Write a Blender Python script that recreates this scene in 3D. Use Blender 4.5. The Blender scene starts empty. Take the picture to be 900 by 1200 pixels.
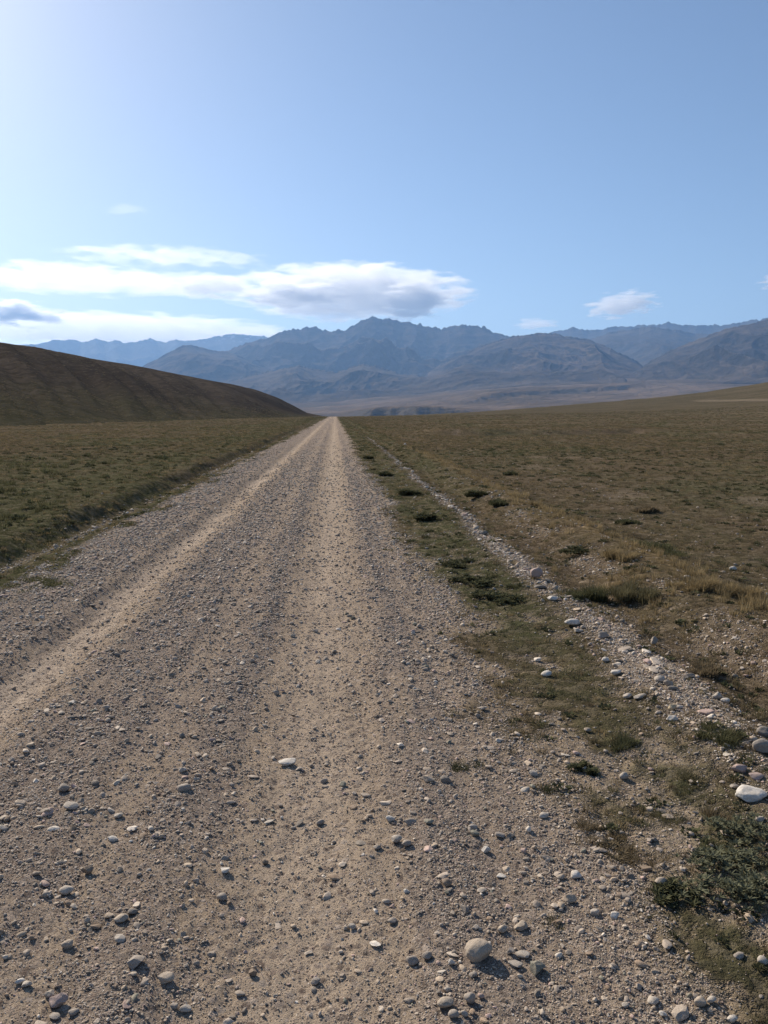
import bpy, bmesh, math, random
import numpy as np
from mathutils import Vector, Matrix, Euler

rng = np.random.default_rng(11)
random.seed(5)
scene = bpy.context.scene
COL = scene.collection
R = math.radians

# ------------------------------------------------------------------ camera
F_PX, W_PX, H_PX = 970.0, 900.0, 1200.0
CAM_H = 1.6
PITCH = math.atan((600 - 484) / F_PX)
YAW = R(3.36)
cam_data = bpy.data.cameras.new('camera')
cam_data.sensor_fit = 'VERTICAL'
cam_data.sensor_height = 36.0
cam_data.sensor_width = 27.0
cam_data.lens = F_PX / H_PX * 36.0
cam_data.clip_start = 0.05
cam_data.clip_end = 200000.0
cam = bpy.data.objects.new('camera', cam_data)
COL.objects.link(cam)
cam.location = (0, 0, CAM_H)
cam.rotation_euler = (math.pi / 2 - PITCH, 0, -YAW)
scene.camera = cam
CAM_R = np.array(Euler((math.pi / 2 - PITCH, 0, -YAW)).to_matrix())


def ray(px, py):
    return CAM_R @ np.array([(px - 450) / F_PX, -(py - 600) / F_PX, -1.0])


def sight(px, py):
    """azimuth (from the road direction, clockwise) and slope (height per metre of plan distance) of a direction"""
    d = ray(px, py)
    h = math.hypot(d[0], d[1])
    return math.atan2(d[0], d[1]), d[2] / h


# ------------------------------------------------------------------ noise
def _hash(ix, iy, seed):
    h = (ix.astype(np.int64) * 374761393 + iy.astype(np.int64) * 668265263 + seed * 974634777) & 0xffffffff
    h = ((h ^ (h >> 13)) * 1274126177) & 0xffffffff
    h = ((h ^ (h >> 16)) * 2246822519) & 0xffffffff
    return (h ^ (h >> 15)) & 0xffffffff


def gnoise(x, y, seed=0):
    x = np.asarray(x, dtype=np.float64); y = np.asarray(y, dtype=np.float64)
    ix = np.floor(x); iy = np.floor(y)
    fx = x - ix; fy = y - iy
    ux = fx * fx * fx * (fx * (fx * 6 - 15) + 10); uy = fy * fy * fy * (fy * (fy * 6 - 15) + 10)

    def g(ox, oy):
        a = _hash(ix + ox, iy + oy, seed) * (2 * math.pi / 4294967296.0)
        return np.cos(a) * (fx - ox) + np.sin(a) * (fy - oy)
    a = g(0, 0); b = g(1, 0); c = g(0, 1); d = g(1, 1)
    return (a + (b - a) * ux + (c - a) * uy + (a - b - c + d) * ux * uy) * 1.5


def fbm(x, y, seed=0, octv=4, gain=0.5):
    s = 0; a = 1.0; t = 0
    for k in range(octv):
        s = s + a * gnoise(x * 2 ** k + 17.3 * k, y * 2 ** k - 9.1 * k, seed + k)
        t += a; a *= gain
    return s / t


def ridged(x, y, seed=0, octv=4, gain=0.5):
    s = 0; a = 1.0; t = 0
    for k in range(octv):
        n = 1 - np.abs(gnoise(x * 2 ** k + 7.7 * k, y * 2 ** k + 3.3 * k, seed + k)) * 1.6
        s = s + a * n * n
        t += a; a *= gain
    return s / t


def sm(a, b, x):
    t = np.clip((x - a) / (b - a), 0, 1)
    return t * t * (3 - 2 * t)


def gs(x, c, w):
    return np.exp(-((x - c) / w) ** 2)


# ------------------------------------------------------------------ terrain
def table(cols):
    """[(px, py, ...)] -> arrays over azimuth"""
    az = []; sl = []
    for c in cols:
        a, s = sight(c[0], c[1]); az.append(a); sl.append(s)
    return np.array(az), np.array(sl)


hill_cols = [(-700, 330), (-350, 372), (-120, 392), (0, 402), (40, 407), (80, 415), (110, 421), (150, 427), (200, 437), (240, 445),
             (270, 450), (300, 457), (325, 466), (345, 476), (360, 484), (378, 487.6), (388, 488.2)]
hill_az, hill_sl = table(hill_cols)
hill_C = np.array([300, 330, 370, 400, 420, 445, 460, 480, 520, 560, 590, 620, 650, 670, 680, 640, 420], float)
hill_F = np.array([60, 70, 85, 100, 108, 117, 126, 138, 160, 185, 205, 235, 270, 320, 370, 390, 380], float)
rise_cols = [(385, 488.2), (400, 488), (480, 486.5), (560, 482.5), (640, 476.5), (700, 471.5), (760, 466.5), (830, 458.5), (900, 447.5),
             (1000, 438), (1300, 420), (1900, 420)]
rise_az, rise_sl = table(rise_cols)
rise_C = np.array([400, 400, 430, 520, 620, 680, 700, 700, 680, 660, 600, 600], float)
AZ0 = 0.5 * (hill_az[-1] + rise_az[0])


def cross(x, y):
    """the section across the road: ruts, gravel ridges, bank, berm"""
    w = 0.06 * gnoise(y / 4.0, x * 0 + 3.0, 41)
    xs = x + w
    near = 1 - sm(150, 380, np.abs(y))
    z = -0.05 * gs(xs, -1.84, .2) + .028 * gs(xs, -2.14, .1) + .028 * gs(xs, -1.52, .1) - 0.028 * gs(xs, -0.12, .34) + 0.03 * gs(xs, -1.1, .28) + 0.02 * gs(xs, -.6, .13)
    z = z + 0.035 * gs(xs, -2.6, .38) + 0.018 * gs(xs, .36, .16)
    edge = xs + 0.10 * gnoise(y / 1.6, x / 2, 42) + .06 * gnoise(y / .35, x / .5, 43) + .03 * gnoise(y / .12, x / .2, 49)
    z = z + (0.14 + .07 * gnoise(y / 3.1, x * 0, 47)) * sm(-3.5, -3.86, edge) + 0.04 * gs(edge, -4.0, .25) - 0.03 * gs(xs, -3.5, .2)
    e2 = xs + 0.2 * gnoise(y / 1.7, x / 2, 44)
    z = z + 0.05 * gs(e2, 1.85, .28) - 0.05 * gs(e2, 2.4, .22) + 0.13 * gs(e2, 3.1, .55) - 0.05 * sm(3.2, 4.2, e2)
    return z * near


def height(x, y, detail=True):
    x = np.asarray(x, float); y = np.asarray(y, float)
    d = np.hypot(x, y); az = np.arctan2(x, y)
    # right-hand rise and the road's own crest
    sl = np.interp(az, rise_az, rise_sl); C = np.interp(az, rise_az, rise_C)
    zc = CAM_H + C * sl
    t = np.clip(d / C, 0, 1)
    zr = zc * t ** 2.3
    zr = np.where(d > C, zc - (d - C) * 0.05, zr)
    # left-hand hill
    slh = np.interp(az, hill_az, hill_sl); Ch = np.interp(az, hill_az, hill_C); Fh = np.interp(az, hill_az, hill_F)
    zh = CAM_H + Ch * slh
    th = np.clip((d - Fh) / (Ch - Fh), 0, 1)
    P = 0.10 * th + 0.90 * np.sin(np.pi / 2 * th) ** 1.25
    over = np.maximum(d - Ch, 0)
    # gullies run down the face, slanting away along it
    u = az * 26 + th * 3.6
    g = fbm(u * 1.5, th * .8, 71, 2, .5)
    g2 = ridged(u * 2.2 + .4 * gnoise(u, th * 3, 77), th * 1.2 + 5, 74, 2, .4) - .6
    gul = (g * 0.11 + g2 * .045 * (.6 + 1.6 * gnoise(az * 9, th * 1.5, 79))) * np.sin(np.pi * th) ** .8
    zL = zh * (P + gul) - over * .10 - over ** 2 * .00006
    cap = CAM_H + d * slh
    zL = np.where((th > 0.05) & (zh > 2), np.minimum(zL, np.where(d < Ch, cap, zL)), zL)
    m = sm(AZ0 - .0015, AZ0 + .0015, az)
    back = sm(2.0, 2.6, np.abs(az))
    z = (zL * (1 - m) + zr * m) * (1 - back)
    z = z + cross(x, y) * sm(-.1, .1, y + 400)
    if detail:
        off = 1 - sm(-3.7, -3.3, x) * (1 - sm(.8, 1.3, x))       # off the road
        nd = 1 - sm(60, 300, d)
        z = z + off * .035 * fbm(x / 1.1, y / 1.1, 51, 3) * nd
        z = z + off * .30 * fbm(x / 14, y / 14, 55, 3) * sm(12, 60, d) * (1 - m + m * sm(3, 14, x)) * sm(3.8, 9, np.abs(x))
        z = z + (1 - sm(14, 30, d)) * (.012 * fbm(x / .28, y / .5, 61, 3) + .009 * fbm(x / .10, y / 1.6, 67, 2) + .0075 * fbm(x / .055, y / .06, 64, 2) + .0032 * gnoise(x / .02, y / .02, 66))
    y0 = 63 + .9 * gnoise(x / 4, x * 0, 91) + 3.5 * sm(14, 26, x)
    z = z + .42 * sm(0, 1.4, y - y0) * (1 - sm(3, 20, y - y0)) * sm(6.5, 8.5, x) * (1 - sm(24, 32, x))
    # far side: valley, terrace and fan
    zfar = far_floor(d, az, x, y)
    k = sm(1150, 1500, d)
    return z * (1 - k) + zfar * k


far_d = np.array([1000, 1500, 2300, 2900, 3400, 4000, 5500, 7000, 9000, 12000, 20000], float)
far_zR = np.array([-45, -60, -50, -30, 20, 58, 165, 300, 430, 560, 700], float)
far_zL = np.array([-45, -60, -55, -45, -20, 5, 50, 130, 260, 380, 500], float)


def far_floor(d, az, x, y):
    a350 = sight(330, 484)[0]; a560 = sight(640, 484)[0]
    m = sm(a350, a560, az)
    z = np.interp(d, far_d, far_zL) * (1 - m) + np.interp(d, far_d, far_zR) * m
    # terrace scarps, facing the camera, with a wandering edge cut by gullies
    a0 = sight(392, 484)[0]; a1 = sight(450, 484)[0]; a2 = sight(500, 484)[0]; a3 = sight(640, 484)[0]
    on = sm(a0, a1, az) * (1 - sm(a2, a3, az))
    e = 2700 + 170 * fbm(az * 22, az * 0, 81, 3)
    top = CAM_H + d * sight(470, 475.5)[1]
    z = np.where(on > 0, np.maximum(z, (z * (1 - sm(e, e + 260, d) * on) + np.minimum(top, 27) * sm(e, e + 260, d) * on)), z)
    b0 = sight(560, 484)[0]; b1 = sight(720, 484)[0]
    on2 = sm(b0 - .03, b0 + .02, az) * (1 - sm(b1, b1 + .05, az))
    e2 = 4100 + 900 * (az - b0) / (b1 - b0) + 130 * fbm(az * 30, az * 0, 83, 3)
    z = z + 24 * on2 * (sm(e2, e2 + 170, d) - sm(e2 + 170, e2 + 1600, d))
    z = z + 16 * fbm(x / 900, y / 900, 84, 4) * sm(1500, 3500, d) + 7 * (ridged(x / 420, y / 900, 86, 3) - .5) * sm(2500, 4500, d)
    return z


TRK = (207.0, 456.0, 188.0, 350.0)     # the pale side track on the right-hand rise, plan coordinates


# ------------------------------------------------------------------ ground-cover zones
def zones(x, y):
    x = np.asarray(x, float); y = np.asarray(y, float)
    d = np.hypot(x, y)
    n1 = fbm(x / 1.3, y / 2.0, 101, 4)
    n2 = fbm(x / .35, y / .5, 105, 3)
    xw = x + .10 * gnoise(y / 2.5, x * 0, 109) + .04 * n2
    near = np.clip(1 - sm(380, 420, y), 0, 1) * sm(-60, -50, y)
    edgeR = .88 + .42 * n1 + .2 * n2 + .1 * gnoise(y / 7., x * 0 + 1.5, 119)
    road = sm(-3.2, -2.95, xw + .25 * n1) * (1 - sm(edgeR - .16, edgeR + .22, x)) * near
    s = x + .05 * gnoise(y / 1.8, x * 0, 113)
    gravel = (1.0 * gs(s, -2.62, .44) + .95 * gs(s, -1.22, .27) + .8 * gs(s, -.6, .13) + .5 * gs(s, .38, .14) + .22 * sm(.2, .5, s) + .06)
    n3 = fbm(s / .10, y / 1.9, 171, 3)
    gravel = np.clip(gravel * (1 + .8 * n2 + .5 * n1 + 1.0 * n3), 0, 1.2) * road
    # pale stony strip beside the road
    c = 1.92 + .12 * gnoise(y / 2.3, x * 0, 121) + .16 * sm(12, 40, y)
    strip = gs(x, c, .11 + .05 * sm(12, 7, y) + .07 * sm(6, 3.0, y) + .03 * n2) * (1 - .6 * sm(-.1, .35, n1)) * near * (1 - sm(45, 70, y)) * (1 - .75 * sm(9, 16, y) * sm(-.25, .25, fbm(y / 1.6, x * 0 + 7, 157, 3)))
    strip2 = .4 * gs(x, 2.75 + .3 * n1, .22) * sm(-.1, .35, fbm(x / 1., y / 1.2, 127, 3)) * (1 - sm(10, 25, y))
    # a second pale line along the left edge, under the bank
    stripL = .55 * gs(xw, -3.42, .1) * near * sm(-.3, .3, n1)
    tx = x - TRK[0]; ty = y - TRK[1]; tn = math.hypot(TRK[2] - TRK[0], TRK[3] - TRK[1])
    ux, uy = (TRK[2] - TRK[0]) / tn, (TRK[3] - TRK[1]) / tn
    along = tx * ux + ty * uy; off = np.abs(tx * uy - ty * ux + 3 * gnoise(along / 40, x * 0, 167))
    side = .33 * (1 - sm(2.5, 6, off)) * sm(-40, 10, along)
    pale = np.clip(strip + strip2 + stripL, 0, 1)
    pale = np.maximum(pale, side)
    grass = np.clip(1 - road - .9 * pale, 0, 1)
    # bald patches between the road and the strip and on the berm
    bald = sm(.02, .38, fbm(x / .5, y / .65, 131, 4) + .15 * (1 - sm(.9, 1.5, x)))
    vb = sm(.5, .9, x) * (1 - .55 * sm(1.9, 2.3, x)) * (1 - sm(3.2, 4.0, x)) * (1 - sm(4, 12, d) * .7)
    grass = grass * (1 - .75 * bald * vb)
    fieldbald = sm(.22, .45, fbm(x / 1.7, y / 2.4, 161, 4)) * sm(3.6, 4.4, x) * (1 - sm(80, 160, d))
    grass = grass * (1 - .3 * fieldbald)
    # green tone: strips beside the road, patches in the field
    patch = sm(.02, .22, fbm(x / .6 + 3, y / 1.6, 151, 3)) * sm(-3.45, -3.25, xw) * (1 - sm(-2.85, -2.65, xw)) * near
    grass = np.maximum(grass, patch)
    gravel = gravel * (1 - patch)
    green = .9 * patch + .4 * gs(xw, -3.05, .28) + .55 * gs(x, -5.2, 1.5) + .35 * gs(x, -8.5, 3)
    green = green + (.95 * sm(4, 9, d) + .55) * gs(x, 1.4, .45) + .75 * gs(x, 2.75, .5) * sm(10, 22, d)
    green = green + .55 * sm(-.05, .35, fbm(x / 7, y / 14, 135, 4))  + .2 * sm(-.1, .5, fbm(x / 2.2, y / 3, 139, 3))
    green = np.clip(green, 0, 1)
    yellow = 1.25 * gs(x, 3.3 + .15 * gnoise(y / 2.5, x * 0, 143), .2) * sm(4, 6, d) * (1 - sm(22, 45, d)) * (1 + .5 * n2)
    yellow = np.clip(yellow + .5 * gs(x, 2.75, .3) * sm(-.05, .3, n1) * (1 - sm(10, 25, d)), 0, 1)
    sw = s + .07 * gnoise(y / 1.1, x * 0, 173)
    track = np.clip(1.2 * gs(sw, -1.86, .115) * (.7 + .6 * sm(-.3, .3, n1)) + .62 * gs(sw, -.10, .24) + .35 * gs(s, -.88, .07), 0, 1) * road * (.75 + .6 * n1)
    return dict(track=np.clip(track, 0, 1), road=road, gravel=gravel, pale=pale, grass=grass, green=green, yellow=yellow)


# ------------------------------------------------------------------ node helpers
class NT:
    def __init__(self, tree):
        self.t = tree; self.n = tree.nodes; self.l = tree.links

    def new(self, kind, **kw):
        nd = self.n.new(kind)
        for k, v in kw.items():
            setattr(nd, k, v)
        return nd

    def put(self, sock, v):
        if hasattr(v, 'is_output') or hasattr(v, 'links'):
            self.l.new(v, sock)
        elif isinstance(v, (tuple, list)) and len(v) == 3 and sock.type == 'RGBA':
            sock.default_value = (*v, 1)
        else:
            sock.default_value = v

    def math(self, op, a, b=0.5, c=None, clamp=False):
        m = self.new('ShaderNodeMath', operation=op, use_clamp=clamp)
        self.put(m.inputs[0], a); self.put(m.inputs[1], b)
        if c is not None: self.put(m.inputs[2], c)
        return m.outputs[0]

    def mix(self, f, a, b, mode='MIX'):
        m = self.new('ShaderNodeMix', data_type='RGBA', blend_type=mode)
        self.put(m.inputs[0], f); self.put(m.inputs[6], a); self.put(m.inputs[7], b)
        return m.outputs[2]

    def noise(self, vec, scale, detail=4, rough=.55, w=None):
        m = self.new('ShaderNodeTexNoise')
        self.put(m.inputs['Vector'], vec); m.inputs['Scale'].default_value = scale
        m.inputs['Detail'].default_value = detail; m.inputs['Roughness'].default_value = rough
        return m

    def voro(self, vec, scale, feature='F1'):
        m = self.new('ShaderNodeTexVoronoi', feature=feature)
        self.put(m.inputs['Vector'], vec); m.inputs['Scale'].default_value = scale
        return m

    def range(self, v, a, b, c=0., d=1., smooth=False):
        m = self.new('ShaderNodeMapRange')
        if smooth: m.interpolation_type = 'SMOOTHSTEP'
        self.put(m.inputs[0], v)
        for i, q in enumerate((a, b, c, d)): m.inputs[1 + i].default_value = q
        return m.outputs[0]

    def attr(self, name, kind='GEOMETRY'):
        return self.new('ShaderNodeAttribute', attribute_name=name, attribute_type=kind)


def material(name):
    m = bpy.data.materials.new(name); m.use_nodes = True
    t = NT(m.node_tree)
    for n in list(t.n): t.n.remove(n)
    out = t.new('ShaderNodeOutputMaterial')
    bs = t.new('ShaderNodeBsdfPrincipled')
    bs.inputs['Roughness'].default_value = .9
    bs.inputs['Specular IOR Level'].default_value = 0.0
    t.l.new(bs.outputs[0], out.inputs[0])
    return m, t, bs, out


def mat_ground():
    m, t, bs, out = material('track_and_steppe')
    pos = t.new('ShaderNodeNewGeometry').outputs['Position']
    A = {k: t.attr(k).outputs['Fac'] for k in ('gravel', 'pale', 'grass', 'green', 'yellow', 'far', 'afar', 'track')}
    far = A['far']
    # sandy earth
    nA = t.noise(pos, 1.3, 5).outputs['Fac']; nB = t.noise(pos, 14, 5, .65).outputs['Fac']; nC = t.noise(pos, 230, 3, .75).outputs['Fac']
    sand = t.mix(t.range(nA, .35, .65), (.325, .25, .185), (.43, .34, .257))
    sand = t.mix(t.range(nB, .38, .66), sand, (.25, .185, .13))
    sand = t.mix(t.range(nC, .45, .7, 0, .9), sand, (.52, .43, .31))
    sand = t.mix(t.range(nC, .5, .3, 0, .85), sand, (.10, .075, .052))  # dark specks in the fine hollows: grain shadows put into the colour
    sand = t.mix(t.math('MULTIPLY', A['track'], t.range(nB, .3, .6, .35, .95)), sand, (.59, .48, .372))
    # grit and small gravel, colour by cell
    cells = []
    for sc in (38, 85, 200):
        v = t.voro(pos, sc)
        hsv = t.new('ShaderNodeSeparateColor'); t.l.new(v.outputs['Color'], hsv.inputs[0])
        val = hsv.outputs[0]
        c = t.mix(t.math('POWER', val, 1.6), (.12, .10, .085), (.48, .405, .335))
        c = t.mix(t.math('MULTIPLY', hsv.outputs[1], .35), c, (.28, .19, .14))
        crev = t.range(v.outputs['Distance'], .25, .6)
        cells.append((c, v.outputs['Distance'], hsv.outputs[2], crev))
    gmask = A['gravel']
    col = sand
    for (c, dist, rnd, crev), k in zip(cells, (1.05, 1.25, .9)):
        keep = t.math('GREATER_THAN', t.math('MULTIPLY', t.math('ADD', gmask, .16), k), rnd)
        inside = t.range(dist, .62, .42)
        col = t.mix(t.math('MULTIPLY', keep, inside), col, c)
    grey = t.math('MULTIPLY', gmask, .5, clamp=True)
    col = t.mix(grey, col, t.mix(t.range(nB, .35, .65), (.19, .157, .135), (.30, .252, .215)))
    for (c, dist, rnd, crev), k in zip(cells[:2], (.55, .6)):
        keep = t.math('GREATER_THAN', t.math('MULTIPLY', gmask, k), rnd)
        col = t.mix(t.math('MULTIPLY', keep, t.range(dist, .6, .4)), col, c)
    # pale stony strip
    v = t.voro(pos, 26)
    sc_ = t.new('ShaderNodeSeparateColor'); t.l.new(v.outputs['Color'], sc_.inputs[0])
    pc = t.mix(sc_.outputs[0], (.30, .24, .18), (.58, .50, .41))
    pc = t.mix(t.range(v.outputs['Distance'], .35, .6), pc, (.22, .17, .125))
    col = t.mix(t.math('MULTIPLY', A['pale'], .85, clamp=True), col, pc)
    # steppe turf
    g1 = t.noise(pos, .35, 6, .6).outputs['Fac']; g2 = t.noise(pos, 5.5, 6, .7).outputs['Fac']; g3 = t.noise(pos, 55, 4, .7).outputs['Fac']
    brown = t.mix(t.range(g2, .35, .65), (.098, .075, .048), (.160, .125, .080))
    brown = t.mix(t.range(g3, .5, .75, 0, .7), brown, (.19, .155, .11))
    brown = t.mix(t.range(g3, .5, .28, 0, .8), brown, (.022, .017, .011))
    greenc = t.mix(t.range(g2, .35, .65), (.056, .059, .031), (.108, .106, .056))
    greenc = t.mix(t.range(g3, .52, .75, 0, .6), greenc, (.11, .108, .065))
    gr = t.math('ADD', A['green'], t.range(g1, .42, .62, -.08, .38), clamp=True)
    brown = t.mix(t.range(t.noise(pos, .11, 5, .6).outputs['Fac'], .46, .62, 0, .35), brown, (.135, .09, .055))
    turf = t.mix(gr, brown, greenc)
    # far turf: coarser mottling of tussocks, so the plain does not go smooth
    f1 = t.noise(pos, .9, 8, .72).outputs['Fac']; f2 = t.noise(pos, .045, 6, .6).outputs['Fac']
    turf = t.mix(t.math('MULTIPLY', t.range(f1, .50, .38), .4), turf, (.036, .032, .018))
    turf = t.mix(t.range(f2, .5, .62, 0, .4), turf, (.10, .076, .044))
    turf = t.mix(t.math('MULTIPLY', A['yellow'], .55, clamp=True), turf, (.23, .17, .085))
    turf = t.mix(A['afar'], turf, t.mix(t.range(f2, .42, .6), (.046, .043, .026), (.078, .066, .042)))
    thin = t.math('MULTIPLY', A['grass'], t.range(t.noise(pos, 9, 5, .7).outputs['Fac'], .30, .52), clamp=True)
    thin = t.math('MAXIMUM', thin, t.range(A['grass'], .8, 1.0, 0, .8))
    col = t.mix(thin, col, turf)
    # far plains and fans
    h1 = t.noise(pos, .0016, 8, .6).outputs['Fac']; h2 = t.noise(pos, .006, 6, .6).outputs['Fac']
    fc = t.mix(t.range(h1, .4, .6), (.105, .078, .054), (.165, .122, .088))
    fc = t.mix(t.range(h2, .5, .66, 0, .6), fc, (.075, .065, .045))
    nz = t.new('ShaderNodeSeparateXYZ'); t.l.new(t.new('ShaderNodeNewGeometry').outputs['Normal'], nz.inputs[0])
    fc = t.mix(t.range(nz.outputs[2], .99, .95), fc, (.085, .073, .06))  # steep terrace faces darker: scrub and rock tone, plus their shade painted in
    col = t.mix(far, col, fc)
    t.put(bs.inputs['Base Color'], col)
    # relief of grit and pebbles
    hgt = t.math('MULTIPLY', nC, .008)
    for (c, dist, rnd, crev), k, a in zip(cells, (1.1, 1.2, 1.0), (.004, .003, .0022)):
        keep = t.math('GREATER_THAN', t.math('MULTIPLY', t.math('ADD', gmask, .2), k), rnd)
        dome = t.range(dist, .6, .0, 0, a)
        hgt = t.math('ADD', hgt, t.math('MULTIPLY', keep, dome))
    hgt = t.math('ADD', hgt, t.math('MULTIPLY', nB, .012))
    turfh = t.math('MULTIPLY', t.math('ADD', t.math('MULTIPLY', g3, .025), t.math('MULTIPLY', g2, .07)), thin)
    hgt = t.math('ADD', hgt, turfh)
    hgt = t.math('ADD', hgt, t.math('MULTIPLY', t.math('MULTIPLY', f1, .09), thin))
    hgt = t.math('ADD', hgt, t.math('MULTIPLY', t.math('MULTIPLY', h2, 60.), far))
    bp = t.new('ShaderNodeBump'); bp.inputs['Strength'].default_value = 1.0; bp.inputs['Distance'].default_value = 1.0
    t.put(bp.inputs['Height'], hgt)
    t.l.new(bp.outputs[0], bs.inputs['Normal'])
    return m


def mat_hill():
    m, t, bs, out = material('hill_turf')
    pos = t.new('ShaderNodeNewGeometry').outputs['Position']
    n1 = t.noise(pos, .02, 7, .6).outputs['Fac']; n2 = t.noise(pos, .35, 7, .7).outputs['Fac']
    c = t.mix(t.range(n1, .4, .6), (.050, .041, .033), (.078, .063, .049))
    c = t.mix(t.range(n2, .52, .4, 0, .6), c, (.030, .026, .020))
    c = t.mix(t.range(n2, .55, .68, 0, .5), c, (.12, .10, .078))
    foot = t.attr('foot').outputs['Fac']
    c = t.mix(t.math('MULTIPLY', foot, .75), c, t.mix(t.range(n2, .4, .6), (.046, .045, .026), (.075, .069, .043)))
    t.put(bs.inputs['Base Color'], c)
    bp = t.new('ShaderNodeBump'); bp.inputs['Strength'].default_value = .8; bp.inputs['Distance'].default_value = 1.0
    t.put(bp.inputs['Height'], t.math('ADD', t.math('MULTIPLY', n2, .9), t.math('MULTIPLY', n1, 3.)))
    t.l.new(bp.outputs[0], bs.inputs['Normal'])
    return m


def mat_mountain(name, rock, grassy, snow=None, hz=400):
    m, t, bs, out = material(name)
    geo = t.new('ShaderNodeNewGeometry'); pos = geo.outputs['Position']
    n1 = t.noise(pos, .0011, 9, .62).outputs['Fac']; n2 = t.noise(pos, .006, 8, .65).outputs['Fac']
    sep = t.new('ShaderNodeSeparateXYZ'); t.l.new(geo.outputs['Normal'], sep.inputs[0])
    sz = t.new('ShaderNodeSeparateXYZ'); t.l.new(pos, sz.inputs[0])
    steep = t.math('ADD', t.range(sep.outputs[2], .97, .80), t.range(n2, .4, .6, -.25, .3), clamp=True)
    steep = t.math('MULTIPLY', steep, t.range(t.math('ADD', sz.outputs[2], t.math('MULTIPLY', n1, hz)), hz * .6, hz * 1.9, .15, 1), clamp=True)
    g = t.mix(t.range(n1, .38, .62), grassy, tuple(v * .62 for v in grassy))
    r = t.mix(t.range(n2, .38, .62), rock, tuple(v * .55 for v in rock))
    c = t.mix(steep, g, r)
    if snow:
        s = t.math('ADD', t.range(n2, .42, .6, -.5, .4), t.range(sz.outputs[2], snow[0], snow[1], -.4, .75), clamp=True)
        c = t.mix(s, c, (.75, .77, .8))
    t.put(bs.inputs['Base Color'], c)
    bp = t.new('ShaderNodeBump'); bp.inputs['Strength'].default_value = .8; bp.inputs['Distance'].default_value = 1.0
    t.put(bp.inputs['Height'], t.math('ADD', t.math('MULTIPLY', n2, 70.), t.math('MULTIPLY', n1, 160.)))
    t.l.new(bp.outputs[0], bs.inputs['Normal'])
    return m


def mesh_from_grid(name, co, nrow, ncol, mat, face_mask=None, attrs=None, normals=None):
    """co: (nrow*ncol, 3)"""
    idx = np.arange(nrow * ncol).reshape(nrow, ncol)
    q = np.stack([idx[:-1, :-1], idx[:-1, 1:], idx[1:, 1:], idx[1:, :-1]], -1).reshape(-1, 4)
    if face_mask is not None: q = q[face_mask]
    used = np.unique(q)
    remap = np.full(nrow * ncol, -1); remap[used] = np.arange(len(used))
    q = remap[q]; v = co[used]
    me = bpy.data.meshes.new(name)
    me.vertices.add(len(v)); me.vertices.foreach_set('co', v.astype(np.float32).ravel())
    me.loops.add(q.size); me.loops.foreach_set('vertex_index', q.astype(np.int32).ravel())
    me.polygons.add(len(q)); me.polygons.foreach_set('loop_start', (np.arange(len(q)) * 4).astype(np.int32))
    me.update(calc_edges=True)
    me.polygons.foreach_set('use_smooth', np.ones(len(q), bool))
    for k, a in (attrs or {}).items():
        at = me.attributes.new(k, 'FLOAT', 'POINT'); at.data.foreach_set('value', a[used].astype(np.float32))
    if normals is not None:
        me.normals_split_custom_set_from_vertices(normals[used].astype(np.float32))
    me.materials.append(mat)
    o = bpy.data.objects.new(name, me); COL.objects.link(o)
    return o


def setp(o, label=None, cat=None, group=None, kind=None):
    if label: o['label'] = label
    if cat: o['category'] = cat
    if group: o['group'] = group
    if kind: o['kind'] = kind


def grid_normals(P, nrow, ncol):
    G = P.reshape(nrow, ncol, 3)
    du = np.gradient(G, axis=0); dv = np.gradient(G, axis=1)
    n = np.cross(dv, du)
    n /= np.maximum(np.linalg.norm(n, axis=2, keepdims=True), 1e-12)
    n[n[..., 2] < 0] *= -1
    return n.reshape(-1, 3)


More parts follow.
